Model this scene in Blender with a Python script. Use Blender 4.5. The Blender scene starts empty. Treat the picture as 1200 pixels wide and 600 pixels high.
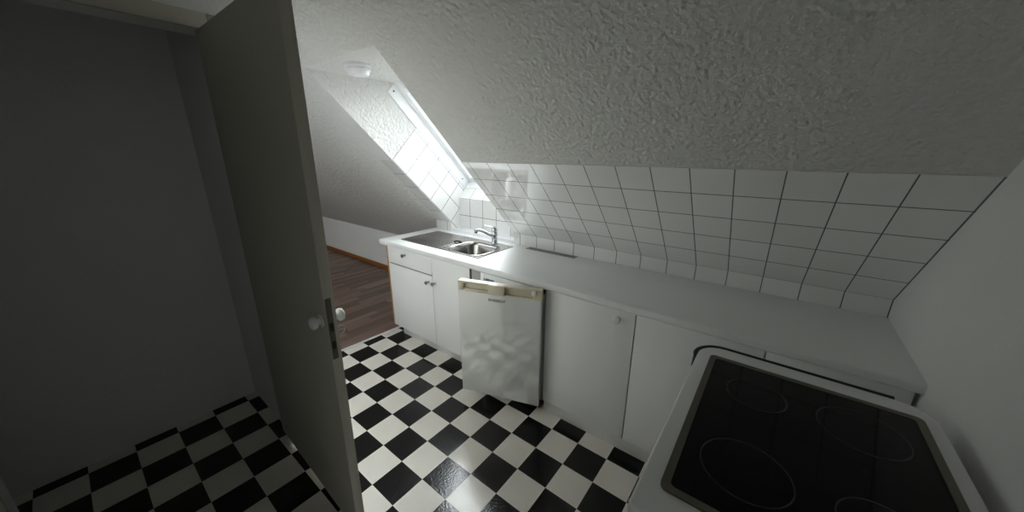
import bpy, bmesh, math, random
from mathutils import Vector, Matrix
random.seed(4)
scene = bpy.context.scene
COL = scene.collection
PI = math.pi
R2 = math.sqrt(.5)

# ------------------------------------------------------------------ materials
def mat(name, color, rough=.5, metal=0.0, spec=.5, coat=0.0):
    m = bpy.data.materials.new(name); m.use_nodes = True
    b = m.node_tree.nodes['Principled BSDF']
    b.inputs['Base Color'].default_value = (*color, 1)
    b.inputs['Roughness'].default_value = rough
    b.inputs['Metallic'].default_value = metal
    b.inputs['Specular IOR Level'].default_value = spec
    b.inputs['Coat Weight'].default_value = coat
    b.inputs['Coat Roughness'].default_value = .03
    return m
class NT:
    def __init__(s, m): s.t = m.node_tree; s.b = s.t.nodes['Principled BSDF']
    def n(s, typ, **kw):
        x = s.t.nodes.new(typ)
        for k, v in kw.items(): setattr(x, k, v)
        return x
    def l(s, a, b): s.t.links.new(a, b)
    def val(s, sock, v):
        if isinstance(v, (int, float)): sock.default_value = v
        else: s.l(v, sock)
    def math(s, op, a, b=None, clamp=False):
        x = s.n('ShaderNodeMath', operation=op); x.use_clamp = clamp
        s.val(x.inputs[0], a)
        if b is not None: s.val(x.inputs[1], b)
        return x.outputs[0]
    def noise(s, scale, detail=2, rough=.5, vec=None):
        x = s.n('ShaderNodeTexNoise'); x.inputs['Scale'].default_value = scale
        x.inputs['Detail'].default_value = detail; x.inputs['Roughness'].default_value = rough
        s.l(vec if vec is not None else s.obj(), x.inputs['Vector']); return x.outputs['Fac']
    def obj(s):
        x = s.n('ShaderNodeTexCoord'); return x.outputs['Object']
    def uv(s):
        x = s.n('ShaderNodeTexCoord'); return x.outputs['UV']
    def sep(s, v):
        x = s.n('ShaderNodeSeparateXYZ'); s.l(v, x.inputs[0]); return x.outputs
    def comb(s, a, b, c=0.0):
        x = s.n('ShaderNodeCombineXYZ'); s.val(x.inputs[0], a); s.val(x.inputs[1], b); s.val(x.inputs[2], c); return x.outputs[0]
    def bump(s, h, strength=.3, dist=.01):
        x = s.n('ShaderNodeBump'); x.inputs['Strength'].default_value = strength; x.inputs['Distance'].default_value = dist
        s.l(h, x.inputs['Height']); s.l(x.outputs[0], s.b.inputs['Normal'])
    def mix(s, f, a, b):
        x = s.n('ShaderNodeMix', data_type='RGBA')
        s.val(x.inputs[0], f)
        for sock, v in ((x.inputs[6], a), (x.inputs[7], b)):
            if isinstance(v, tuple): sock.default_value = (*v, 1)
            else: s.l(v, sock)
        return x.outputs[2]
    def ramp(s, f, stops):
        x = s.n('ShaderNodeValToRGB'); s.l(f, x.inputs[0])
        e = x.color_ramp.elements
        e[0].position, e[0].color = stops[0][0], (*stops[0][1], 1)
        e[1].position, e[1].color = stops[-1][0], (*stops[-1][1], 1)
        for p, c in stops[1:-1]:
            q = e.new(p); q.color = (*c, 1)
        return x.outputs[0]

def plaster(name, color, strength, scale):
    m = mat(name, color, .85, spec=.25); t = NT(m)
    v = t.n('ShaderNodeTexVoronoi'); v.inputs['Scale'].default_value = scale; v.feature = 'SMOOTH_F1'
    wob = t.noise(scale*.6, 3, .6)
    t.l(t.obj(), v.inputs['Vector'])
    h = t.math('ADD', t.math('MULTIPLY', v.outputs['Distance'], -.6), t.math('MULTIPLY', wob, 1.0))
    t.bump(h, strength, .014)
    c = t.mix(t.noise(3.0, 3), tuple(x*.95 for x in color), tuple(min(1, x*1.04) for x in color))
    t.l(c, t.b.inputs['Base Color'])
    return m

M = {}
M['plaster'] = plaster('roughcast_plaster', (.67, .665, .645), 0.85, 60)
M['wall'] = plaster('painted_wall', (.85, .85, .84), .12, 90)
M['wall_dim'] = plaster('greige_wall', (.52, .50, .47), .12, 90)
M['wall_white'] = plaster('white_wall', (.92, .92, .915), .12, 90)
M['white_paint'] = mat('white_paint', (.82, .82, .82), .35)
M['frame_white'] = mat('white_window_lacquer', (.84, .85, .86), .28)

TS = .1565
def tilemat():
    m = mat('glazed_white_tile', (.8, .8, .79), .035, spec=.6, coat=1.0); t = NT(m)
    u = t.sep(t.uv())
    def edge(c):
        f = t.math('FRACT', t.math('DIVIDE', c, TS))
        return t.math('MULTIPLY', t.math('MINIMUM', f, t.math('SUBTRACT', 1.0, f)), TS)
    d = t.math('MINIMUM', edge(u[0]), edge(u[1]))
    g = t.math('LESS_THAN', d, .0022)
    iu = t.math('FLOOR', t.math('DIVIDE', u[0], TS)); iv = t.math('FLOOR', t.math('DIVIDE', u[1], TS))
    wn = t.n('ShaderNodeTexWhiteNoise', noise_dimensions='3D'); t.l(t.comb(iu, iv), wn.inputs['Vector'])
    base = t.mix(wn.outputs['Value'], (.78, .78, .765), (.83, .83, .82))
    t.l(t.mix(g, base, (.10, .10, .095)), t.b.inputs['Base Color'])
    t.l(t.math('ADD', t.math('MULTIPLY', g, .6), .018), t.b.inputs['Roughness'])
    h = t.math('MINIMUM', t.math('DIVIDE', d, .006), 1.0)
    h = t.math('ADD', h, t.math('MULTIPLY', t.noise(5, 1), .05))
    t.bump(h, .16, .004)
    t.b.inputs['Coat Roughness'].default_value = .01
    return m
M['tile'] = tilemat()

FT = .17
def vinyl():
    m = mat('checker_vinyl', (.5, .5, .5), .12, spec=.38); t = NT(m)
    o = t.sep(t.obj())
    iu = t.math('FLOOR', t.math('DIVIDE', o[0], FT)); iv = t.math('FLOOR', t.math('DIVIDE', o[1], FT))
    par = t.math('FLOORED_MODULO', t.math('ADD', iu, iv), 2.0)
    n1 = t.noise(4.5, 5, .65)
    cream = t.mix(n1, (.87, .84, .785), (.76, .72, .645))
    spk = t.math('GREATER_THAN', t.noise(160, 2), .66)
    cream = t.mix(t.math('MULTIPLY', spk, .18), cream, (.45, .38, .30))
    black = t.mix(t.noise(60, 3), (.002, .002, .0022), (.005, .005, .0055))
    t.l(t.mix(par, cream, black), t.b.inputs['Base Color'])
    def edge(c):
        f = t.math('FRACT', t.math('DIVIDE', c, FT)); return t.math('MULTIPLY', t.math('MINIMUM', f, t.math('SUBTRACT', 1.0, f)), FT)
    d = t.math('MINIMUM', t.math('DIVIDE', t.math('MINIMUM', edge(o[0]), edge(o[1])), .003), 1.0)
    h = t.math('ADD', t.math('MULTIPLY', t.noise(85, 3, .6), .8), t.math('MULTIPLY', d, .12))
    t.bump(h, .28, .0035)
    t.l(t.math('ADD', .045, t.math('MULTIPLY', t.noise(25, 2), .05)), t.b.inputs['Roughness'])
    return m
M['vinyl'] = vinyl()

def laminate():
    m = mat('strip_parquet', (.2, .13, .1), .38); t = NT(m)
    o = t.sep(t.obj())
    w = .068
    r = t.math('DIVIDE', o[0], w); ir = t.math('FLOOR', r)
    wn = t.n('ShaderNodeTexWhiteNoise', noise_dimensions='1D'); t.l(ir, wn.inputs['W'])
    q = t.math('ADD', t.math('DIVIDE', o[1], .55), t.math('MULTIPLY', wn.outputs['Value'], 7.0)); iq = t.math('FLOOR', q)
    w2 = t.n('ShaderNodeTexWhiteNoise', noise_dimensions='3D'); t.l(t.comb(ir, iq), w2.inputs['Vector'])
    grain = t.noise(1.0, 4, .6, t.comb(t.math('MULTIPLY', o[0], 140), t.math('MULTIPLY', o[1], 7), t.math('MULTIPLY', iq, 3.7)))
    f = t.math('ADD', t.math('MULTIPLY', w2.outputs['Value'], .65), t.math('MULTIPLY', grain, .35))
    c = t.ramp(f, [(.1, (.10, .062, .047)), (.5, (.175, .115, .090)), (.95, (.32, .225, .185))])
    fr = t.math('FRACT', r); e = t.math('LESS_THAN', t.math('MINIMUM', fr, t.math('SUBTRACT', 1.0, fr)), .018)
    fq = t.math('FRACT', q); e2 = t.math('LESS_THAN', t.math('MINIMUM', fq, t.math('SUBTRACT', 1.0, fq)), .003)
    t.l(t.mix(t.math('MULTIPLY', t.math('MAXIMUM', e, e2), .55), c, (.05, .03, .025)), t.b.inputs['Base Color'])
    t.bump(grain, .08, .002)
    return m
M['laminate'] = laminate()

def wood(name, a, b, rough=.45, axis=2):
    m = mat(name, a, rough); t = NT(m)
    mp = t.n('ShaderNodeMapping'); sc = [40, 40, 40]; sc[axis] = 3
    mp.inputs['Scale'].default_value = sc; t.l(t.obj(), mp.inputs['Vector'])
    t.l(t.mix(t.noise(1, 4, .6, mp.outputs[0]), a, b), t.b.inputs['Base Color'])
    return m
M['beech'] = wood('beech_edge', (.46, .26, .10), (.36, .18, .06))
M['skirt'] = wood('stained_skirting', (.36, .145, .035), (.27, .095, .02), .35, 0)
M['brown_edge'] = wood('chipboard_edge', (.10, .045, .03), (.07, .03, .02))
M['door_paint'] = wood('grey_door_paint', (.50, .48, .42), (.46, .44, .38), .5)

def speck(name, a, b, rough, scale=220, bump=0.0):
    m = mat(name, a, rough); t = NT(m)
    n = t.noise(scale, 2)
    t.l(t.mix(n, a, b), t.b.inputs['Base Color'])
    if bump: t.bump(n, bump, .001)
    return m
M['worktop'] = speck('pale_worktop_laminate', (.81, .82, .815), (.77, .78, .775), .48, 260, .05)
M['cabinet'] = speck('white_melamine', (.85, .85, .845), (.825, .825, .82), .38, 180, .03)
M['plinth'] = speck('white_plinth', (.70, .695, .68), (.66, .655, .64), .45, 60)
M['enamel'] = mat('white_enamel', (.78, .785, .78), .10, spec=.5)
M['fridge_white'] = mat('glossy_fridge_white', (.74, .745, .74), .06, spec=.8, coat=1.0)
M['cream'] = speck('aged_cream_plastic', (.70, .64, .51), (.63, .57, .44), .4, 14)
M['white_plastic'] = mat('white_plastic', (.80, .80, .82), .35)
M['fridge_white'].node_tree.nodes['Principled BSDF'].inputs['Coat IOR'].default_value = 1.68
M['knob_white'] = mat('white_porcelain', (.82, .82, .80), .15)
M['chrome'] = mat('chrome', (.62, .63, .65), .07, 1.0)
M['dark_chrome'] = mat('smoked_chrome', (.35, .35, .36), .15, 1.0)
M['black'] = mat('black_plastic', (.012, .012, .013), .35)
M['black_glass'] = mat('black_glass', (.002, .002, .003), .06, spec=.16)
M['rubber'] = mat('black_rubber', (.006, .006, .006), .6)
M['hob_frame'] = mat('bronzed_frame', (.16, .15, .12), .3, .8)
M['grey_label'] = mat('slate_grey_print', (.09, .10, .13), .5)
M['letter'] = mat('dark_grey_print', (.035, .037, .037), .4)
M['gasket'] = mat('white_gasket', (.72, .73, .75), .5)
M['alu'] = mat('dull_aluminium', (.55, .55, .54), .35, .9)
M['vent_grey'] = mat('grey_vent_lacquer', (.30, .30, .295), .4)
def steel():
    m = mat('brushed_steel', (.52, .51, .495), .24, 1.0); t = NT(m)
    mp = t.n('ShaderNodeMapping'); mp.inputs['Scale'].default_value = (4, 240, 240); t.l(t.obj(), mp.inputs['Vector'])
    n = t.noise(1, 3, .6, mp.outputs[0])
    t.l(t.math('ADD', .09, t.math('MULTIPLY', n, .12)), t.b.inputs['Roughness'])
    t.bump(n, .04, .001)
    return m
M['steel'] = steel()
def glass():
    m = bpy.data.materials.new('window_glass'); m.use_nodes = True
    nt = m.node_tree; nt.nodes.clear()
    out = nt.nodes.new('ShaderNodeOutputMaterial'); mx = nt.nodes.new('ShaderNodeMixShader')
    tr = nt.nodes.new('ShaderNodeBsdfTransparent'); tr.inputs[0].default_value = (.93, .95, .95, 1)
    gl = nt.nodes.new('ShaderNodeBsdfGlossy'); gl.inputs['Roughness'].default_value = 0
    mx.inputs[0].default_value = .06
    nt.links.new(tr.outputs[0], mx.inputs[1]); nt.links.new(gl.outputs[0], mx.inputs[2]); nt.links.new(mx.outputs[0], out.inputs[0])
    return m
M['glass'] = glass()

# ------------------------------------------------------------------ mesh helpers
class MB:
    def __init__(s): s.bm = bmesh.new(); s.uvl = s.bm.loops.layers.uv.new('UVMap')
    def box(s, x0, x1, y0, y1, z0, z1, bev=0.0, mtx=None, seg=2):
        b = bmesh.new()
        bmesh.ops.create_cube(b, size=1)
        for v in b.verts:
            v.co = Vector(((x0+x1)/2 + v.co.x*(x1-x0), (y0+y1)/2 + v.co.y*(y1-y0), (z0+z1)/2 + v.co.z*(z1-z0)))
        if bev: bmesh.ops.bevel(b, geom=b.edges[:], offset=bev, segments=seg, affect='EDGES', profile=.5)
        s._join(b, mtx); return s
    def _join(s, b, mtx=None):
        if mtx is not None: bmesh.ops.transform(b, matrix=mtx, verts=b.verts[:])
        me = bpy.data.meshes.new('tmp'); b.to_mesh(me); b.free(); s.bm.from_mesh(me); bpy.data.meshes.remove(me)
    def prism(s, pts, axis, a0, a1, bev=0.0, mtx=None, seg=3):
        """polygon pts (2D) extruded along axis 'x','y' or 'z'"""
        def P(p, a):
            return {'x': (a, p[0], p[1]), 'y': (p[0], a, p[1]), 'z': (p[0], p[1], a)}[axis]
        b = bmesh.new()
        lo = [b.verts.new(P(p, a0)) for p in pts]; hi = [b.verts.new(P(p, a1)) for p in pts]
        n = len(pts)
        b.faces.new(lo); b.faces.new(hi[::-1])
        for i in range(n): b.faces.new((lo[i], hi[i], hi[(i+1) % n], lo[(i+1) % n]))
        bmesh.ops.recalc_face_normals(b, faces=b.faces[:])
        if bev: bmesh.ops.bevel(b, geom=b.edges[:], offset=bev, segments=seg, affect='EDGES', profile=.5)
        s._join(b, mtx); return s
    def lathe(s, prof, mtx=None, seg=32):
        """prof: (r,z) list, spun about z"""
        b = bmesh.new(); rings = []
        for r, z in prof:
            if r < 1e-6: rings.append([b.verts.new((0, 0, z))])
            else: rings.append([b.verts.new((r*math.cos(2*PI*k/seg), r*math.sin(2*PI*k/seg), z)) for k in range(seg)])
        for A, B in zip(rings, rings[1:]):
            for k in range(seg):
                k2 = (k+1) % seg
                if len(A) == 1 and len(B) == 1: continue
                if len(A) == 1: b.faces.new((A[0], B[k2], B[k]))
                elif len(B) == 1: b.faces.new((A[k], A[k2], B[0]))
                else: b.faces.new((A[k], A[k2], B[k2], B[k]))
        if prof[0] != prof[-1]:
            for Rg in (rings[0], rings[-1]):
                if len(Rg) > 1: b.faces.new(Rg)
        bmesh.ops.recalc_face_normals(b, faces=b.faces[:])
        s._join(b, mtx); return s
    def tube(s, pts, rad, seg=14, closed_ends=True, up=(0, 0, 1)):
        pts = [Vector(p) for p in pts]; n = len(pts)
        rads = rad if isinstance(rad, (list, tuple)) else [rad]*n
        b = bmesh.new(); rings = []
        ref = Vector(up)
        for i, p in enumerate(pts):
            d = (pts[min(i+1, n-1)] - pts[max(i-1, 0)]).normalized()
            a = d.cross(ref)
            if a.length < 1e-3: a = d.cross(Vector((1, 0, 0)))
            a.normalize(); c = a.cross(d)
            rings.append([b.verts.new(p + rads[i]*(math.cos(2*PI*k/seg)*a + math.sin(2*PI*k/seg)*c)) for k in range(seg)])
        for A, B in zip(rings, rings[1:]):
            for k in range(seg): b.faces.new((A[k], A[(k+1) % seg], B[(k+1) % seg], B[k]))
        if closed_ends: b.faces.new(rings[0]); b.faces.new(rings[-1])
        bmesh.ops.recalc_face_normals(b, faces=b.faces[:])
        s._join(b); return s
    def uvface(s, pts, uvs):
        vs = [s.bm.verts.new(p) for p in pts]; f = s.bm.faces.new(vs)
        for l, uv in zip(f.loops, uvs): l[s.uvl].uv = uv
        return f
    def uvslab(s, pts, uvs, back):
        """tiled face with a body: pts the visible face, back = offset vector to its rear"""
        back = Vector(back); n = len(pts)
        F = [Vector(p) for p in pts]
        nor = (F[1]-F[0]).cross(F[2]-F[0])
        if nor.dot(back) > 0: F = F[::-1]; uvs = uvs[::-1]
        s.uvface(F, uvs)
        s.uvface([p+back for p in F][::-1], uvs[::-1])
        for i in range(n):
            j = (i+1) % n
            s.uvface([F[j], F[i], F[i]+back, F[j]+back], [(.05, .05)]*4)
        return s
    def build(s, name, m, parent=None, smooth=True, origin=None):
        if parent is not None: org = ORIG[parent.name]
        else: org = Vector(origin) if origin else Vector((0, 0, 0))
        me = bpy.data.meshes.new(name)
        bmesh.ops.translate(s.bm, verts=s.bm.verts[:], vec=-org)
        s.bm.to_mesh(me); s.bm.free()
        if smooth:
            me.polygons.foreach_set('use_smooth', [True]*len(me.polygons))
            me.set_sharp_from_angle(angle=math.radians(38))
        me.materials.append(M[m] if isinstance(m, str) else m)
        o = bpy.data.objects.new(name, me); COL.objects.link(o)
        if parent is not None: o.parent = parent
        else: o.location = org
        ORIG[o.name] = org
        return o
ORIG = {}
def thing(name, loc, label, cat, group=None):
    o = bpy.data.objects.new(name, None); COL.objects.link(o); o.location = loc
    o.empty_display_size = .1
    ORIG[o.name] = Vector(loc); tag(o, label, cat, group); return o
def tag(o, label, cat, group=None):
    o['label'] = label; o['category'] = cat
    if group: o['group'] = group
    return o
def struct(o): o['kind'] = 'structure'; return o
def frame(origin, ex, ey, ez):
    m = Matrix((ex, ey, ez)).transposed().to_4x4(); m.translation = Vector(origin); return m
def lookZ(p, d, up=(0, 0, 1)):
    """matrix whose +z looks along d at p"""
    return Matrix.Translation(Vector(p)) @ Vector(d).to_track_quat('Z', 'Y').to_matrix().to_4x4()
def rrect(x0, x1, y0, y1, r, n=6):
    out = []
    for cx, cy, a in ((x1-r, y0+r, -PI/2), (x1-r, y1-r, 0), (x0+r, y1-r, PI/2), (x0+r, y0+r, PI)):
        for k in range(n+1):
            t = a + k*PI/2/n; out.append((cx+r*math.cos(t), cy+r*math.sin(t)))
    return out

# ------------------------------------------------------------------ key dimensions (metres)
YB, ZU = .6653, .9598          # tiled upstand line: depth, and height where the roof slope starts above it
ZT = .869                      # worktop height
SUM = YB + ZU                  # the slope is the plane y + z = SUM (45 degrees)
RX0, RX1 = 0.0, .735           # roof window recess
HEADZ = 2.045
APY, APZ = .78, 1.165          # apron wall in the recess
XR = 2.83                      # right wall
XL = -4.6
KY = 1.08                      # knee wall
CEZ = 2.45
def slope(s, v=0.0): return (YB + (v - s)*R2, ZU + (v + s)*R2)   # along the slope, through the roof

# ------------------------------------------------------------------ setting
b = MB()
outer = lambda y, z: (y + .5*R2, z + .5*R2)
kz = SUM - KY; cy = SUM - CEZ
full = [(KY, kz), (cy, CEZ), outer(cy, CEZ), outer(KY, kz)]
b.prism(full, 'x', RX1, XR + .1)
b.prism(full, 'x', XL - .1, RX0)
hy = SUM - HEADZ
b.prism([(hy, HEADZ), (cy, CEZ), outer(cy, CEZ), outer((hy + .174 - .0)/2 - .0, 2.3) if False else (.174 + .08*R2, HEADZ + .08*R2), (.174 + .08*R2, HEADZ)], 'x', RX0, RX1)
b.prism([(APY, .60), (APY, APZ), slope(.0636, .42), slope(.0636, .5), (1.5, .8), (1.3, .6)], 'x', RX0, RX1)
struct(b.build('ceiling', 'plaster', smooth=False))
W2 = (-3.1, -.55, -1.85, -1.15)      # added rooflight, unseen: lets fill light in through the next room's ceiling
FY = -2.7
b = MB()
b.box(XL - .1, W2[0], FY - .1, cy + .02, CEZ, CEZ + .1); b.box(W2[1], XR + .1, FY - .1, cy + .02, CEZ, CEZ + .1)
b.box(W2[0], W2[1], FY - .1, W2[2], CEZ, CEZ + .1); b.box(W2[0], W2[1], W2[3], cy + .02, CEZ, CEZ + .1)
struct(b.build('ceiling', 'plaster', smooth=False))

b = MB(); b.box(XL - .1, XR + .1, KY, KY + .12, 0, kz); struct(b.build('wall_knee', 'wall_white', smooth=False))
b = MB(); b.box(XR, XR + .1, -2.3, KY, 0, CEZ); struct(b.build('wall_right', 'wall', smooth=False))
b = MB(); b.box(.42, XR + .1, -1.98, -1.88, 0, CEZ); struct(b.build('wall_back', 'wall', smooth=False))
# partition with the open door's doorway, plus added walls that block light
b = MB()
b.box(.30, .42, -.95, -.86, 0, CEZ); b.box(.30, .42, -2.7, -1.83, 0, CEZ); b.box(.30, .42, -1.83, -.95, 2.03, CEZ)
b.box(-.34, .30, -.96, -.86, 0, CEZ); b.box(-.34, -.24, -2.7, -.96, 0, CEZ)  # added vestibule walls: keep next-room light off the door's near face
struct(b.build('wall_partition_and_blocker', 'wall', smooth=False))
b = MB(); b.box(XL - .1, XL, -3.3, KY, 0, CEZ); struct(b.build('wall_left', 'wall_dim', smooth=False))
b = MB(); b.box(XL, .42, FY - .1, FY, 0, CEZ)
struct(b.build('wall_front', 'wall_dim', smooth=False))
# floors
fx = lambda y: -.25 + (y - .169)*.054
b = MB(); b.prism([(fx(-3.2), -3.3), (XR + .1, -3.3), (XR + .1, KY + .1), (fx(KY + .1), KY + .1)], 'z', -.05, 0)
struct(b.build('floor', 'vinyl', smooth=False))
b = MB(); b.prism([(XL - .1, -3.3), (fx(-3.2), -3.3), (fx(KY + .1), KY + .1), (XL - .1, KY + .1)], 'z', -.05, 0)
struct(b.build('floor', 'laminate', smooth=False))
b = MB(); b.prism([(fx(-3.2) - .012, -3.2), (fx(-3.2) + .014, -3.2), (fx(.75) + .014, .75), (fx(.75) - .012, .75)], 'z', 0, .004, .0015)
struct(b.build('trim_1', 'white_plastic'))
b = MB(); b.box(XL, -.17, KY - .016, KY, 0, .062, .004); struct(b.build('baseboard_knee', 'skirt'))

# wall tiles: slope, upstand, recess
X0 = 1.418
def su(p): return ((p[0] - X0), ((p[2] - ZU)/R2))
b = MB()
for xa, xb in ((X0 - 10*TS, RX0), (RX1, XR)):
    pts = []
    for x, s in ((xa, 0), (xb, 0), (xb, 5*TS), (xa, 5*TS)):
        y, z = slope(s, -.004); pts.append((x, y, z))
    b.uvslab(pts, [(p[0] - X0, s) for p, s in zip(pts, (0, 0, 5*TS - .0035, 5*TS - .0035))], (0, .004*R2, .004*R2))
struct(b.build('wall_slope_tiles', 'tile', smooth=False))
b = MB()
zc = ZT
for xa, xb, off in ((-.2, RX0, -.05), (RX1, XR, X0)):
    pts = [(xa, YB, zc), (xb, YB, zc), (xb, YB, ZU), (xa, YB, ZU)]
    b.uvslab(pts, [(p[0] - off, p[2] - ZU) for p in pts], (0, .085, 0))
struct(b.build('wall_upstand_tiles', 'tile', smooth=False))
# recess cheeks: tiled below, plastered above
b = MB()
sb = slope(0, 0)
ch = [(YB, ZT), (APY, ZT), (APY, APZ), slope(.0636, .42), slope(5*TS, .42), slope(5*TS, 0), (YB, ZU)]
def cuv(y, z): return (((z - ZU) - (y - YB))*R2, ((z - ZU) + (y - YB))*R2)
for x, d in ((RX0, .004), (RX1, -.004)):
    pts = [(x + d, y, z) for y, z in ch]
    b.uvslab(pts, [cuv(y, z) for y, z in ch], (-d, 0, 0))
struct(b.build('wall_recess_tiles', 'tile', smooth=False))
b = MB()
pts = [(RX0, APY - .004, ZT), (RX1, APY - .004, ZT), (RX1, APY - .004, APZ), (RX0, APY - .004, APZ)]
b.uvslab(pts, [(p[0] - .14, p[2] - APZ) for p in pts], (0, .004, 0))
q0, q1 = slope(.0636, .42), (APY - .004, APZ)
pts = [(RX0, q1[0], q1[1]), (RX1, q1[0], q1[1]), (RX1, q0[0], q0[1] + .004), (RX0, q0[0], q0[1] + .004)]
b.uvslab(pts, [(RX0 - .14, .002), (RX1 - .14, .002), (RX1 - .14, .15), (RX0 - .14, .15)], (0, .003, -.003))
struct(b.build('wall_apron_tiles', 'tile', smooth=False))
b = MB(); b.box(RX0, RX1, YB + .006, APY, ZT - .03, ZT + .024, .003); struct(b.build('trim_2', 'frame_white'))

# roof window, seen almost edge on
EX, ES, EN = Vector((1, 0, 0)), Vector((0, -R2, R2)), Vector((0, R2, R2))
WM = frame((0, YB, ZU), EX, ES, EN)
s0, s1 = .0636, 1.114
wf = MB()
for xa, xb, sa, sb_ in ((RX0, .062, s0, s1), (RX1 - .062, RX1, s0, s1), (.062, RX1 - .062, s0, s0 + .055), (.062, RX1 - .062, s1 - .055, s1)):
    wf.box(xa, xb, sa, sb_, .42, .50, .004, WM)
w1 = wf.build('window_1', 'frame_white', origin=(0, YB, ZU)); struct(w1)
wl = MB()      # lining boards on the four cheeks of the shaft
wl.box(RX0, RX0 + .009, s0 + .0, s1 - .005, .335, .42, .002, WM)
wl.box(RX1 - .009, RX1, s0 + .0, s1 - .005, .335, .42, .002, WM)
wl.box(RX0, RX1, s0, s0 + .009, .345, .42, .002, WM)
wl.build('window_lining', 'frame_white', w1)
ws = MB()
xa, xb, sa, sb_ = .066, RX1 - .066, s0 + .06, s1 - .06
for bx in ((xa, xa + .035, sa, sb_), (xb - .035, xb, sa, sb_), (xa + .035, xb - .035, sa, sa + .035), (xa + .035, xb - .035, sb_ - .035, sb_)):
    ws.box(*bx, .452, .50, .004, WM)
sash = ws.build('sash', 'frame_white', w1)
wp = MB(); wp.box(xa + .03, xb - .03, sa + .03, sb_ - .03, .472, .484, 0, WM); wp.build('window_pane', 'glass', w1, smooth=False)
for s_, in ((s0 + .09,), (s1 - .035,)):
    k = MB(); k.lathe([(0, 0), (.006, 0), (.006, .003), (0, .004)], WM @ Matrix.Translation((RX0 + .009, s_, .378)) @ Matrix.Rotation(PI/2, 4, 'Y'), 12)
    k.build('screw', 'black', w1)
# frame and pane of the added fill rooflight, out of view at the left
b = MB()
for bx in ((W2[0], W2[0]+.06, W2[2], W2[3]), (W2[1]-.06, W2[1], W2[2], W2[3]), (W2[0]+.06, W2[1]-.06, W2[2], W2[2]+.06), (W2[0]+.06, W2[1]-.06, W2[3]-.06, W2[3]), ((W2[0]+W2[1])/2-.04, (W2[0]+W2[1])/2+.04, W2[2]+.06, W2[3]-.06)):
    b.box(*bx, CEZ+.02, CEZ+.09, .004)
w2 = b.build('added_fill_rooflight', 'frame_white'); struct(w2)
b = MB(); b.box(W2[0]+.05, W2[1]-.05, W2[2]+.05, W2[3]-.05, CEZ+.05, CEZ+.06); b.build('window_pane', 'glass', w2, smooth=False)

# ------------------------------------------------------------------ ceiling lamp in the recess
t = thing('ceiling_lamp', (.318, -.27, HEADZ), 'small round white plastic ceiling lamp at the top of the roof window recess', 'lamp')
b = MB(); b.lathe([(0, 0), (.070, 0), (.073, -.006), (.073, -.016), (.066, -.020), (0, -.020)], Matrix.Translation((.318, -.27, HEADZ)), 40); b.build('base', 'white_plastic', t)
b = MB(); b.lathe([(0, -.020), (.062, -.020), (.064, -.028), (.062, -.044), (.054, -.056), (.026, -.061), (0, -.062)], Matrix.Translation((.318, -.27, HEADZ)), 40); b.build('diffuser', 'white_plastic', t)
b = MB(); b.lathe([(.063, -.026), (.068, -.027), (.068, -.033), (.063, -.034)], Matrix.Translation((.318, -.27, HEADZ)), 40); b.build('rim', 'white_plastic', t)

# ------------------------------------------------------------------ worktop
b = MB()
ZB = .828
nose = [(.076, ZB + .010), (.0765, ZT - .010), (.079, ZT - .004), (.084, ZT - .001), (.092, ZT)]
prof = [(.086, ZB), (.079, ZB + .004)] + nose
SX0, SX1, SY0, SY1 = -.10, .790, .183, .592
cut = (SX0 + .02, SX1 - .02, SY0 + .02, SY1 - .02)
ybk = .745
fullp = prof + [(ybk, ZT), (ybk, ZB)]
b.prism(fullp, 'x', -.242, cut[0]); b.prism(fullp, 'x', cut[1], XR)
b.prism(prof + [(cut[2], ZT), (cut[2], ZB)], 'x', cut[0], cut[1])
b.box(cut[0], cut[1], cut[3], ybk, ZB, ZT)
bmesh.ops.remove_doubles(b.bm, verts=b.bm.verts[:], dist=1e-5)
wt = b.build('worktop', 'worktop', origin=(1.2, .4, ZB))
tag(wt, 'long pale grey laminate worktop with rounded front running under the sloping tiles', 'worktop')
b = MB(); b.box(-.2445, -.242, .079, ybk, ZB + .003, ZT - .002, .001); b.build('end_strip', 'worktop', wt)

# ventilation grille let into the worktop
t = thing('ventilation_grille', (1.11, .652, ZT), 'narrow slotted grey vent grille let into worktop behind the fridge', 'vent')
b = MB()
gx0, gx1, gy0, gy1 = .895, 1.305, .598, .654
for bx in ((gx0, gx1, gy0, gy0+.008), (gx0, gx1, gy1-.008, gy1), (gx0, gx0+.01, gy0+.008, gy1-.008), (gx1-.01, gx1, gy0+.008, gy1-.008)):
    b.box(*bx, ZT, ZT + .004, .001)
b.build('frame', 'vent_grey', t)
b = MB(); b.box(gx0+.01, gx1-.01, gy0+.008, gy1-.008, ZT, ZT + .0012); b.build('backing', 'black', t, smooth=False)
n = 24
b = MB()
for k in range(n):
    x = gx0 + .016 + k*(gx1-gx0-.032)/(n-1); b.box(x-.0036, x+.0036, gy0+.008, gy1-.008, ZT+.001, ZT+.0035, .0008)
b.build('slats', 'vent_grey', t)

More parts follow.
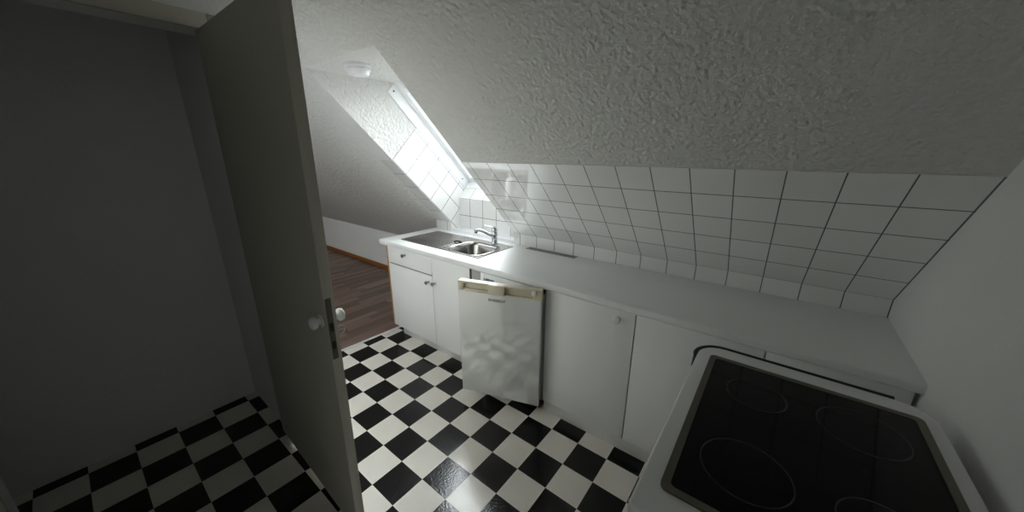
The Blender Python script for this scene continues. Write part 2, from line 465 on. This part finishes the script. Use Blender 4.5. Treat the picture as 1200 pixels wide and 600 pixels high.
# ------------------------------------------------------------------ sink
t = thing('kitchen_sink', (.35, .39, ZT), 'stainless steel sink with ribbed drainer and one bowl, set into the worktop', 'sink')
sk = MB(); bm = sk.bm
ztop = ZT + .004
BX0, BX1, BY0, BY1 = .412, .755, .206, .515
def ringloop(pts, z):
    return [bm.verts.new((x, y, z)) for x, y in pts]
N = 9
o_out = ringloop(rrect(SX0, SX1, SY0, SY1, .018, N), ZT + .0005)
o_top = ringloop(rrect(SX0+.003, SX1-.003, SY0+.003, SY1-.003, .016, N), ztop)
o_in = ringloop(rrect(SX0+.016, SX1-.016, SY0+.016, SY1-.016, .012, N), ztop - .0005)
o_flat = ringloop(rrect(SX0+.021, SX1-.021, SY0+.021, SY1-.021, .010, N), ztop - .003)
lip = ringloop(rrect(BX0, BX1, BY0, BY1, .085, N), ztop - .003)
def bridge(A, B):
    m = len(A)
    for k in range(m): bm.faces.new((A[k], A[(k+1) % m], B[(k+1) % m], B[k]))
bridge(o_out, o_top); bridge(o_top, o_in); bridge(o_in, o_flat)
def edges_of(L):
    e = []
    for k in range(len(L)):
        x = bm.edges.get((L[k], L[(k+1) % len(L)])) or bm.edges.new((L[k], L[(k+1) % len(L)])); e.append(x)
    return e
# flat field between rim and bowl, on the bowl side and on the drainer side
bmesh.ops.triangle_fill(bm, use_beauty=True, use_dissolve=False, edges=edges_of(o_flat) + edges_of(lip))
bmesh.ops.recalc_face_normals(bm, faces=bm.faces[:])
sk.build('rim', 'steel', t)
bo = MB(); bm = bo.bm
rings = []
for f, z, r in ((0, ztop-.003, .085), (.006, ztop-.010, .082), (.014, ztop-.03, .078), (.03, ztop-.12, .07), (.045, ztop-.148, .06), (.075, ztop-.158, .05), (.13, ztop-.161, .02)):
    rings.append([bm.verts.new((x, y, z)) for x, y in rrect(BX0+f, BX1-f, BY0+f, BY1-f, r, N)])
for A, B in zip(rings, rings[1:]):
    m = len(A)
    for k in range(m): bm.faces.new((A[k], A[(k+1) % m], B[(k+1) % m], B[k]))
bm.faces.new(rings[-1]); bmesh.ops.recalc_face_normals(bm, faces=bm.faces[:])
for f in bm.faces: f.normal_flip() if f.normal.z < -.5 else None
lp = rrect(BX0, BX1, BY0, BY1, .085, N); lp = lp + lp[:2]
bo.tube([(x, y, ztop-.0025) for x, y in lp], .0034, 8, False)
bowl = bo.build('bowl', 'steel', t)
b = MB(); b.lathe([(0, .003), (.012, .003), (.03, .0015), (.042, .003), (.045, 0), (.045, -.002), (0, -.002)], Matrix.Translation(((BX0+BX1)/2, (BY0+BY1)/2, ztop-.160)), 28); b.build('drain_strainer', 'chrome', bowl)
# drainer ribs
dr = MB()
for k in range(10):
    y = .235 + k*.0335
    dr.tube([(-.055, y, ztop-.0065), (-.04, y, ztop-.0055), (.33, y, ztop-.005), (.352, y, ztop-.0035), (.372, y, ztop-.0065)], [.004, .005, .0055, .0065, .004], 10)
dr.build('drainer_ribs', 'steel', t)
b = MB(); b.lathe([(0, 0), (.017, 0), (.019, .004), (.016, .010), (.009, .013), (0, .0135)], Matrix.Translation((.362, .425, ztop-.003)), 20)
b.tube([(.362, .425, ztop+.004), (.338, .408, ztop+.006), (.322, .396, ztop+.003)], [.008, .007, .005], 10)
b.build('waste_knob', 'black', t)

# tap
t = thing('kitchen_tap', (.612, .566, ZT), 'chrome single lever mixer tap with swivel spout at the rear of the sink', 'tap')
c = (.612, .566)
b = MB(); b.lathe([(0, 0), (.027, 0), (.027, .004), (.024, .009), (.0215, .014), (.0215, .062), (.0235, .068), (.0235, .092), (.022, .10), (.0, .10)], Matrix.Translation((*c, ztop-.003)), 28); b.build('body', 'chrome', t)
b = MB()
P0 = Vector((c[0], c[1], .933)); P3 = Vector((.503, .468, .979))
pts = []
for k in range(15):
    u = k/14
    p1 = P0 + Vector((-.05, -.045, .018)); p2 = P0.lerp(P3, .62) + Vector((0, 0, .030))
    pts.append((1-u)**3*P0 + 3*(1-u)**2*u*p1 + 3*(1-u)*u*u*p2 + u**3*P3)
b.tube(pts, [.0150 - .0035*(k/14) for k in range(15)], 14)
spout = b.build('spout', 'chrome', t)
b = MB(); b.lathe([(0, 0), (.0135, 0), (.0135, .022), (.011, .026), (0, .026)], lookZ(P3 + Vector((.003, .003, .004)), (-.15, -.15, -1)), 18); b.build('aerator', 'dark_chrome', spout)
b = MB(); b.lathe([(0, .10), (.0225, .10), (.0235, .108), (.0225, .126), (.016, .137), (0, .139)], Matrix.Translation((*c, ztop-.003)), 28)
lv = b.build('lever_cap', 'chrome', t)
b = MB(); b.tube([(c[0], c[1]+.002, .998), (c[0]-.03, c[1]-.006, 1.005), (c[0]-.085, c[1]-.02, 1.010)], [.006, .0045, .0038], 10); b.build('lever', 'chrome', lv)

# ------------------------------------------------------------------ cabinets
def knob(name, parent, x, z, m, s=1.0, y=.09):
    b = MB(); b.lathe([(0, 0), (.009*s, 0), (.0075*s, .004), (.006*s, .012), (.008*s, .017), (.0135*s, .021), (.015*s, .026), (.013*s, .031), (.006*s, .0335), (0, .034)],
                      Matrix.Translation((x, y, z)) @ Matrix.Rotation(PI/2, 4, 'X'), 22)
    return b.build(name, m, parent)
YF = .091; FT2 = .018
t = thing('sink_cabinet', (.33, .4, 0), 'white sink base unit with one drawer and two doors, beech edged left end', 'cabinet')
b = MB()
b.box(-.154, .811, .74, .75, .12, .80); b.box(-.138, .795, YF+FT2+.002, .74, .105, .121)
b.build('carcass', 'cabinet', t, smooth=False)
b = MB(); b.box(-.172, -.155, YF+.002, .75, .105, ZB, .001); b.build('end_panel', 'cabinet', t)
b = MB(); b.box(-.172, -.155, YF-.0005, YF+.0025, .105, ZB, .0006); b.build('edge_band', 'beech', t)
b = MB(); b.box(.795, .811, YF+.005, .75, .105, ZB, .001); b.build('side_panel', 'cabinet', t)
b = MB(); b.box(.7955, .8115, YF+.001, YF+.0055, .105, ZB, .0006); b.build('edge_band', 'brown_edge', t)
b = MB(); b.box(-.12, .80, .150, .168, 0, .105, .001); b.build('plinth', 'plinth', t)
b = MB(); b.box(-.154, .400, YF+.012, YF+.030, .668, .690); b.build('rail', 'brown_edge', t)
b = MB(); b.box(-.154, .3995, YF, YF+FT2, .687, ZB-.003, .0015); d = b.build('drawer', 'cabinet', t); knob('knob', d, .082, .785, 'dark_chrome')
b = MB(); b.box(-.154, .3995, YF, YF+FT2, .106, .676, .0015); d = b.build('door', 'cabinet', t); knob('knob', d, .358, .625, 'dark_chrome')
b = MB(); b.box(.4035, .794, YF, YF+FT2, .106, ZB-.003, .0015); d = b.build('door', 'cabinet', t); knob('knob', d, .430, .630, 'dark_chrome')

t = thing('base_cabinet', (2.1, .4, 0), 'plain white two-door base unit between the fridge and the cooker', 'cabinet')
b = MB()
b.box(1.402, 1.418, YF+FT2+.001, .745, .085, ZB-.002, .001); b.box(2.80, 2.816, YF+FT2+.001, .745, .085, ZB-.002, .001)
b.box(1.418, 2.80, YF+FT2+.001, .745, .085, .101); b.box(1.418, 2.80, .735, .745, .101, ZB-.002); b.box(1.900, 1.918, YF+FT2+.055, .735, .101, ZB-.002)
b.build('carcass', 'cabinet', t, smooth=False)
b = MB(); b.box(1.402, 2.82, .106, .122, 0, .085, .001); b.build('plinth', 'plinth', t)
b = MB(); b.box(1.402, 1.9070, YF, YF+FT2, .086, ZB-.003, .0015); d = b.build('door', 'cabinet', t); knob('knob', d, 1.822, .780, 'knob_white', 1.4)
b = MB(); b.box(1.9130, 2.416, YF, YF+FT2, .086, ZB-.003, .0015); d = b.build('door', 'cabinet', t)
b = MB(); b.box(2.4205, 2.816, YF, YF+FT2, .086, ZB-.003, .0015); d = b.build('door', 'cabinet', t)

# ------------------------------------------------------------------ fridge, door ajar
t = thing('refrigerator', (1.14, .38, 0), 'small under-worktop white fridge with cream handle strip, its door ajar', 'refrigerator')
fx0, fx1, fy0, fy1, fz0, fz1 = .885, 1.372, .098, .655, .05, .818
wth = .032
b = MB()
b.box(fx0, fx0+wth, fy0, fy1, fz0, fz1, .004); b.box(fx1-wth, fx1, fy0, fy1, fz0, fz1, .004)
b.box(fx0+wth, fx1-wth, fy0, fy1, fz1-wth, fz1); b.box(fx0+wth, fx1-wth, fy0, fy1, fz0, fz0+.05); b.box(fx0+wth, fx1-wth, fy1-wth, fy1, fz0+.05, fz1-wth)
b.build('body', 'enamel', t)
for x in (fx0+.05, fx1-.05):
    for y in (fy0+.05, fy1-.05):
        b = MB(); b.lathe([(0, 0), (.018, 0), (.018, .02), (.012, .05), (0, .05)], Matrix.Translation((x, y, 0)), 16); b.build('foot', 'black', t)
b = MB(); b.box(fx0+wth, fx1-wth, fy0+.012, fy0+.026, .66, fz1-wth-.003, .004); fl = b.build('freezer_flap', 'gasket', t)
b = MB(); b.box(.925, .998, fy0+.0105, fy0+.0125, .70, .781, .0005); b.build('info_panel', 'grey_label', fl)
b = MB(); b.box(1.052, 1.074, fy0+.002, fy0+.0125, .765, .783, .002); b.build('latch', 'grey_label', fl)
for z in (.27, .45):
    b = MB()
    for k in range(9): b.box(fx0+wth, fx1-wth, fy0+.04+k*.05, fy0+.046+k*.05, z, z+.006, .001)
    b.box(fx0+wth, fx0+wth+.006, fy0+.04, fy0+.45, z-.004, z, .001); b.box(fx1-wth-.006, fx1-wth, fy0+.04, fy0+.45, z-.004, z, .001)
    b.build('wire_shelf', 'alu', t)
b = MB(); b.box(1.362, 1.398, .066, .115, .800, .815, .002); b.build('hinge', 'brown_edge', t)
b = MB(); b.box(1.362, 1.398, .066, .115, .034, .058, .002); b.build('hinge', 'brown_edge', t)
# door: u from hinge to free edge, w outwards, z up
HU = Vector((-.9474, -.3201, 0)); HN = Vector((.3201, -.9474, 0))
DM = frame((1.411, .029, 0), HU, HN, Vector((0, 0, 1)))
DW = .515; dz0, dz1 = .075, .842
b = MB(); b.box(0, DW, -.042, 0, dz0, dz1 - .060, .007, DM, 3); fd = b.build('door', 'fridge_white', t)
b = MB(); b.box(.012, DW-.012, -.056, -.042, dz0+.015, dz1-.03, .004, DM); b.build('gasket', 'gasket', fd)
b = MB()
b.box(0, DW, -.042, -.016, dz1-.060, dz1-.004, .004, DM)
b.box(0, DW, -.042, .004, dz1-.014, dz1, .004, DM)                       # top shelf
b.box(0, DW, -.020, .002, dz1-.064, dz1-.055, .003, DM)                  # bottom lip
b.box(.215, .318, -.020, .014, dz1-.062, dz1-.001, .007, DM)             # bulge in the middle
b.box(DW-.038, DW, -.020, .004, dz1-.062, dz1-.001, .005, DM)            # end blocks
b.box(0, .052, -.020, .002, dz1-.062, dz1-.001, .004, DM)
b.box(.318, DW-.038, -.020, .004, dz1-.064, dz1-.046, .004, DM)          # lip of the left grip
tr = b.build('handle_strip', 'cream', fd)
b = MB(); b.box(.030, .055, .0, .012, dz1-.030, dz1-.006, .004, DM); b.build('end_cap', 'white_plastic', tr)
# lettering
cu = bpy.data.curves.new('logo_lettering', 'FONT'); cu.body = 'BAUKNECHT'; cu.size = .0235; cu.extrude = .0006; cu.align_x = 'CENTER'; cu.align_y = 'CENTER'; cu.space_character = 1.06
tmp = bpy.data.objects.new('tmp', cu); COL.objects.link(tmp)
dg = bpy.context.evaluated_depsgraph_get(); me = bpy.data.meshes.new_from_object(tmp.evaluated_get(dg))
bpy.data.objects.remove(tmp)
xs = [v.co.x for v in me.vertices]; wd = max(xs) - min(xs); k = .106/wd
LM = frame((1.411, .029, 0), HU, HN, Vector((0, 0, 1))) @ Matrix.Translation((.266, .0006, .742)) @ Matrix(((-1, 0, 0, 0), (0, 0, 1, 0), (0, 1, 0, 0), (0, 0, 0, 1))) @ Matrix.Diagonal((k, 1.05, 1, 1))
me.transform(Matrix.Translation(-ORIG[t.name]) @ LM)
me.materials.clear(); me.materials.append(M['letter']); me.name = 'logo_lettering'
lo = bpy.data.objects.new('logo_lettering', me); COL.objects.link(lo); lo.parent = fd

# ------------------------------------------------------------------ cooker
CX0, CX1, CY0, CY1, CZ = 2.222, 2.79, -.906, -.14, .90
t = thing('cooker', (2.5, -.5, 0), 'white freestanding cooker with black glass hob and dark oven front', 'cooker')
b = MB(); b.box(CX0+.012, CX1-.006, CY0+.03, CY1-.012, .06, CZ-.035, .004); b.build('body', 'enamel', t)
b = MB(); b.box(CX0+.03, CX1-.03, CY0+.06, CY1-.04, 0, .06); b.build('plinth', 'black', t)
b = MB()
pts = []
rc = .075
for cx, cyy, r, a in ((CX1-.01, CY0+.01, .01, -PI/2), (CX1-rc, CY1-rc, rc, 0), (CX0+rc, CY1-rc, rc, PI/2), (CX0+.01, CY0+.01, .01, PI)):
    for k in range(9):
        tt = a + k*PI/16; pts.append((cx + r*math.cos(tt), cyy + r*math.sin(tt)))
b.prism(pts, 'z', CZ-.035, CZ, .006, seg=3); b.build('top_plate', 'enamel', t)
b = MB()
tp = [(CX0-.001, CY1-.16, CZ-.012), (CX0-.003, CY1-.10, CZ-.008)] + [(CX0+rc - (rc+.006)*math.cos(k*PI/16), CY1-rc + (rc+.006)*math.sin(k*PI/16), CZ-.006) for k in range(9)] + [(CX1-rc, CY1+.006, CZ-.006)]
b.tube(tp, [.003, .006] + [.0085]*9 + [.0085], 10); b.build('rear_trim', 'rubber', t)
hx0, hx1, hy0, hy1 = 2.262, 2.755, -.838, -.215
b = MB()
fw = .017
o1 = rrect(hx0, hx1, hy0, hy1, .016, 5); i1 = rrect(hx0+fw, hx1-fw, hy0+fw, hy1-fw, .012, 5)
def ring(mb, A, B, zo, zi, zt):
    bm = mb.bm
    a0 = [bm.verts.new((x, y, zo)) for x, y in A]; a1 = [bm.verts.new((x*.999+(hx0+hx1)/2*.001, y, zt)) for x, y in A]
    b1 = [bm.verts.new((x, y, zt-.001)) for x, y in B]; b0 = [bm.verts.new((x, y, zi)) for x, y in B]
    m = len(A)
    for L1, L2 in ((a0, a1), (a1, b1), (b1, b0)):
        for k in range(m): bm.faces.new((L1[k], L1[(k+1) % m], L2[(k+1) % m], L2[k]))
    bmesh.ops.recalc_face_normals(bm, faces=bm.faces[:])
ring(b, o1, i1, CZ-.002, CZ-.001, CZ+.006); b.build('hob_frame', 'hob_frame', t)
b = MB(); b.prism(rrect(hx0+fw-.002, hx1-fw+.002, hy0+fw-.002, hy1-fw+.002, .012, 5), 'z', CZ-.001, CZ+.0035); hg = b.build('hob_glass', 'black_glass', t, smooth=False)
ringm = mat('printed_hob_ring', (.02, .02, .022), .3)
for x, y, r in ((2.40, -.68, .085), (2.62, -.68, .07), (2.40, -.37, .07), (2.62, -.37, .085)):
    b = MB(); b.lathe([(r, 0), (r+.003, 0), (r+.003, .0006), (r, .0006), (r, 0)], Matrix.Translation((x, y, CZ+.0035)), 48); b.build('cooking_ring', ringm, hg)
b = MB(); b.box(CX0+.012, CX1-.006, CY0+.008, CY0+.031, CZ-.15, CZ-.037, .004); cp = b.build('control_panel', 'black', t)
for k in range(6):
    x = CX0+.075 + k*.083
    b = MB(); b.lathe([(0, 0), (.022, 0), (.021, .006), (.017, .009), (.016, .026), (.013, .029), (0, .029)], Matrix.Translation((x, CY0+.008, CZ-.093)) @ Matrix.Rotation(PI/2, 4, 'X'), 24); b.build('control_knob', 'black', cp)
b = MB(); b.box(CX0+.012, CX1-.006, CY0+.006, CY0+.031, .20, CZ-.154, .005); od = b.build('oven_door', 'black_glass', t)
b = MB(); b.tube([(CX0+.03, CY0-.035, .700), (CX1-.03, CY0-.035, .700)], .009, 14)
for x in (CX0+.055, CX1-.055): b.tube([(x, CY0+.008, .700), (x, CY0-.035, .700)], .007, 12, up=(1, 0, 0))
b.build('oven_handle', 'chrome', od)
b = MB(); b.box(CX0+.012, CX1-.006, CY0+.008, CY0+.031, .065, .195, .004); b.build('drawer', 'black', t)

# ------------------------------------------------------------------ the open door at the left of the view
DE = Vector((1.230, -1.018, 0)); DD = Vector((-.9995, .03, 0)); DNn = Vector((-.03, -.9995, 0))
LMx = frame(DE, DD, DNn, Vector((0, 0, 1))) @ Matrix.Translation((0, 0, 1)) @ Matrix.Rotation(-.032, 4, 'Y') @ Matrix.Translation((0, 0, -1))   # the leaf sags a little on its hinges
#      # x: from free edge to hinge, y: towards the viewer's side, z up
d1 = MB(); DL = .865
d1.box(0, DL, -.026, 0, .008, 2.0, .0025, LMx); d1.box(.013, DL, -.040, -.026, .008, 2.0, .0015, LMx)
dr1 = d1.build('door_1', 'door_paint', origin=DE); struct(dr1)
b = MB(); b.box(-.0015, .001, -.023, -.004, .875, 1.105, .0006, LMx); lk = b.build('lock_plate', 'hob_frame', dr1)
b = MB(); b.box(-.006, .0, -.019, -.008, .985, 1.015, .001, LMx); b.build('latch_bolt', 'black', lk)
b = MB(); b.box(-.0022, .0, -.019, -.008, .915, .945, .0005, LMx); b.build('bolt_slot', 'black', lk)
def lathe_face(y, z, x, sgn, prof, name, m, par, seg=24):
    b = MB(); b.lathe(prof, LMx @ Matrix.Translation((x, y, z)) @ Matrix.Rotation(-sgn*PI/2, 4, 'X'), seg); return b.build(name, m, par)
hp = [(0, 0), (.023, 0), (.023, .003), (.012, .005), (.011, .009), (.015, .013), (.0215, .018), (.0235, .025), (.021, .033), (.012, .038), (0, .040)]
lathe_face(-.040, 1.012, .045, -1, hp, 'door_knob', 'knob_white', dr1)
lathe_face(0, 1.012, .045, 1, hp, 'door_knob', 'knob_white', dr1)
b = MB(); b.tube([LMx @ Vector((.045, -.040, .950)), LMx @ Vector((.045, -.052, .950))], .003, 8)
b.tube([LMx @ Vector((.045 + .011*math.sin(a*PI/6)*.4, -.062 + .011*math.cos(a*PI/6), .950 + .011*math.sin(a*PI/6))) for a in range(13)], .0024, 8, False)
b.build('key', 'dark_chrome', dr1)
b = MB()
b.box(.42, .432, -.955, -.89, 0, 2.09, .003); b.box(.42, .432, -1.89, -1.825, 0, 2.09, .003); b.box(.42, .432, -1.825, -.955, 2.03, 2.09, .003)
struct(b.build('trim_3', 'door_paint'))

# ------------------------------------------------------------------ light
SKY_BASE, SKY_LOBE, SKY_N = 1.4, 36.0, 8.0
w = bpy.data.worlds.new('overcast_sky'); scene.world = w; w.use_nodes = True
nt = w.node_tree; bg = nt.nodes['Background']
tc = nt.nodes.new('ShaderNodeTexCoord'); dt = nt.nodes.new('ShaderNodeVectorMath'); dt.operation = 'DOT_PRODUCT'
nt.links.new(tc.outputs['Generated'], dt.inputs[0]); dt.inputs[1].default_value = Vector((-.20, .85, .30)).normalized()
def wm(op, a, b):
    x = nt.nodes.new('ShaderNodeMath'); x.operation = op
    for k, v in ((0, a), (1, b)):
        if isinstance(v, (int, float)): x.inputs[k].default_value = v
        else: nt.links.new(v, x.inputs[k])
    return x.outputs[0]
# brighter cloud where the hidden sun stands, dim ground below the horizon
dt2 = nt.nodes.new('ShaderNodeVectorMath'); dt2.operation = 'DOT_PRODUCT'
nt.links.new(tc.outputs['Generated'], dt2.inputs[0]); dt2.inputs[1].default_value = Vector((-.53, .48, .70)).normalized()
patch = wm('MULTIPLY', wm('POWER', wm('MAXIMUM', dt2.outputs['Value'], 0.0), 45.0), 9.0)      # thin spot in the cloud
lobe = wm('MULTIPLY', wm('POWER', wm('MAXIMUM', dt.outputs['Value'], 0.0), SKY_N), SKY_LOBE)
sx = nt.nodes.new('ShaderNodeSeparateXYZ'); nt.links.new(tc.outputs['Generated'], sx.inputs[0])
hor = nt.nodes.new('ShaderNodeMapRange'); hor.inputs[1].default_value = -.03; hor.inputs[2].default_value = .03; hor.inputs[3].default_value = .18; hor.inputs[4].default_value = 1
nt.links.new(sx.outputs[2], hor.inputs[0])
nt.links.new(wm('MULTIPLY', wm('ADD', wm('ADD', lobe, patch), SKY_BASE), hor.outputs[0]), bg.inputs[1])
bg.inputs[0].default_value = (.95, .975, 1.0, 1)
def portal(name, loc, normal, sx, sy):
    l = bpy.data.lights.new(name, 'AREA'); l.shape = 'RECTANGLE'; l.size = sx; l.size_y = sy
    l.cycles.is_portal = True
    o = bpy.data.objects.new(name, l); COL.objects.link(o); o.location = loc
    o.rotation_euler = Vector(normal).to_track_quat('-Z', 'Y').to_euler(); return o
c0 = slope((s0+s1)/2, .53)
portal('roof_window_daylight', ((RX0+RX1)/2, c0[0], c0[1]), (0, -R2, -R2), .66, 1.05)
portal('added_rooflight_portal', ((W2[0]+W2[1])/2, (W2[2]+W2[3])/2, CEZ+.12), (0, 0, -1), W2[1]-W2[0], W2[3]-W2[2])  # sky portal over the added rooflight opening

# ------------------------------------------------------------------ camera
cd = bpy.data.cameras.new('camera'); cam = bpy.data.objects.new('camera', cd); COL.objects.link(cam)
cd.sensor_width = 36; cd.lens = 36*403.70/1200; cd.clip_start = .02
r = Vector((.7905, .6124, .0038)).normalized(); f = Vector((-.5857, .7578, -.2875)).normalized(); u = r.cross(f)
mw = Matrix((r, u, -f)).transposed().to_4x4(); mw.translation = Vector((2.3549, -1.4605, 1.5682))
cam.matrix_world = mw
scene.camera = cam

vs = scene.view_settings
scene.display_settings.display_device = 'sRGB'
vs.view_transform = 'Standard'; vs.look = 'None'; vs.gamma = 1; vs.use_curve_mapping = False
vs.exposure = 1.45
scene.cycles.max_bounces = 16; scene.cycles.diffuse_bounces = 8; scene.cycles.glossy_bounces = 6
scene.cycles.sample_clamp_indirect = 4
scene.cycles.use_adaptive_sampling = False
scene.cycles.use_guiding = True
scene.cycles.guiding_training_samples = 32
scene.cycles.use_denoising = True
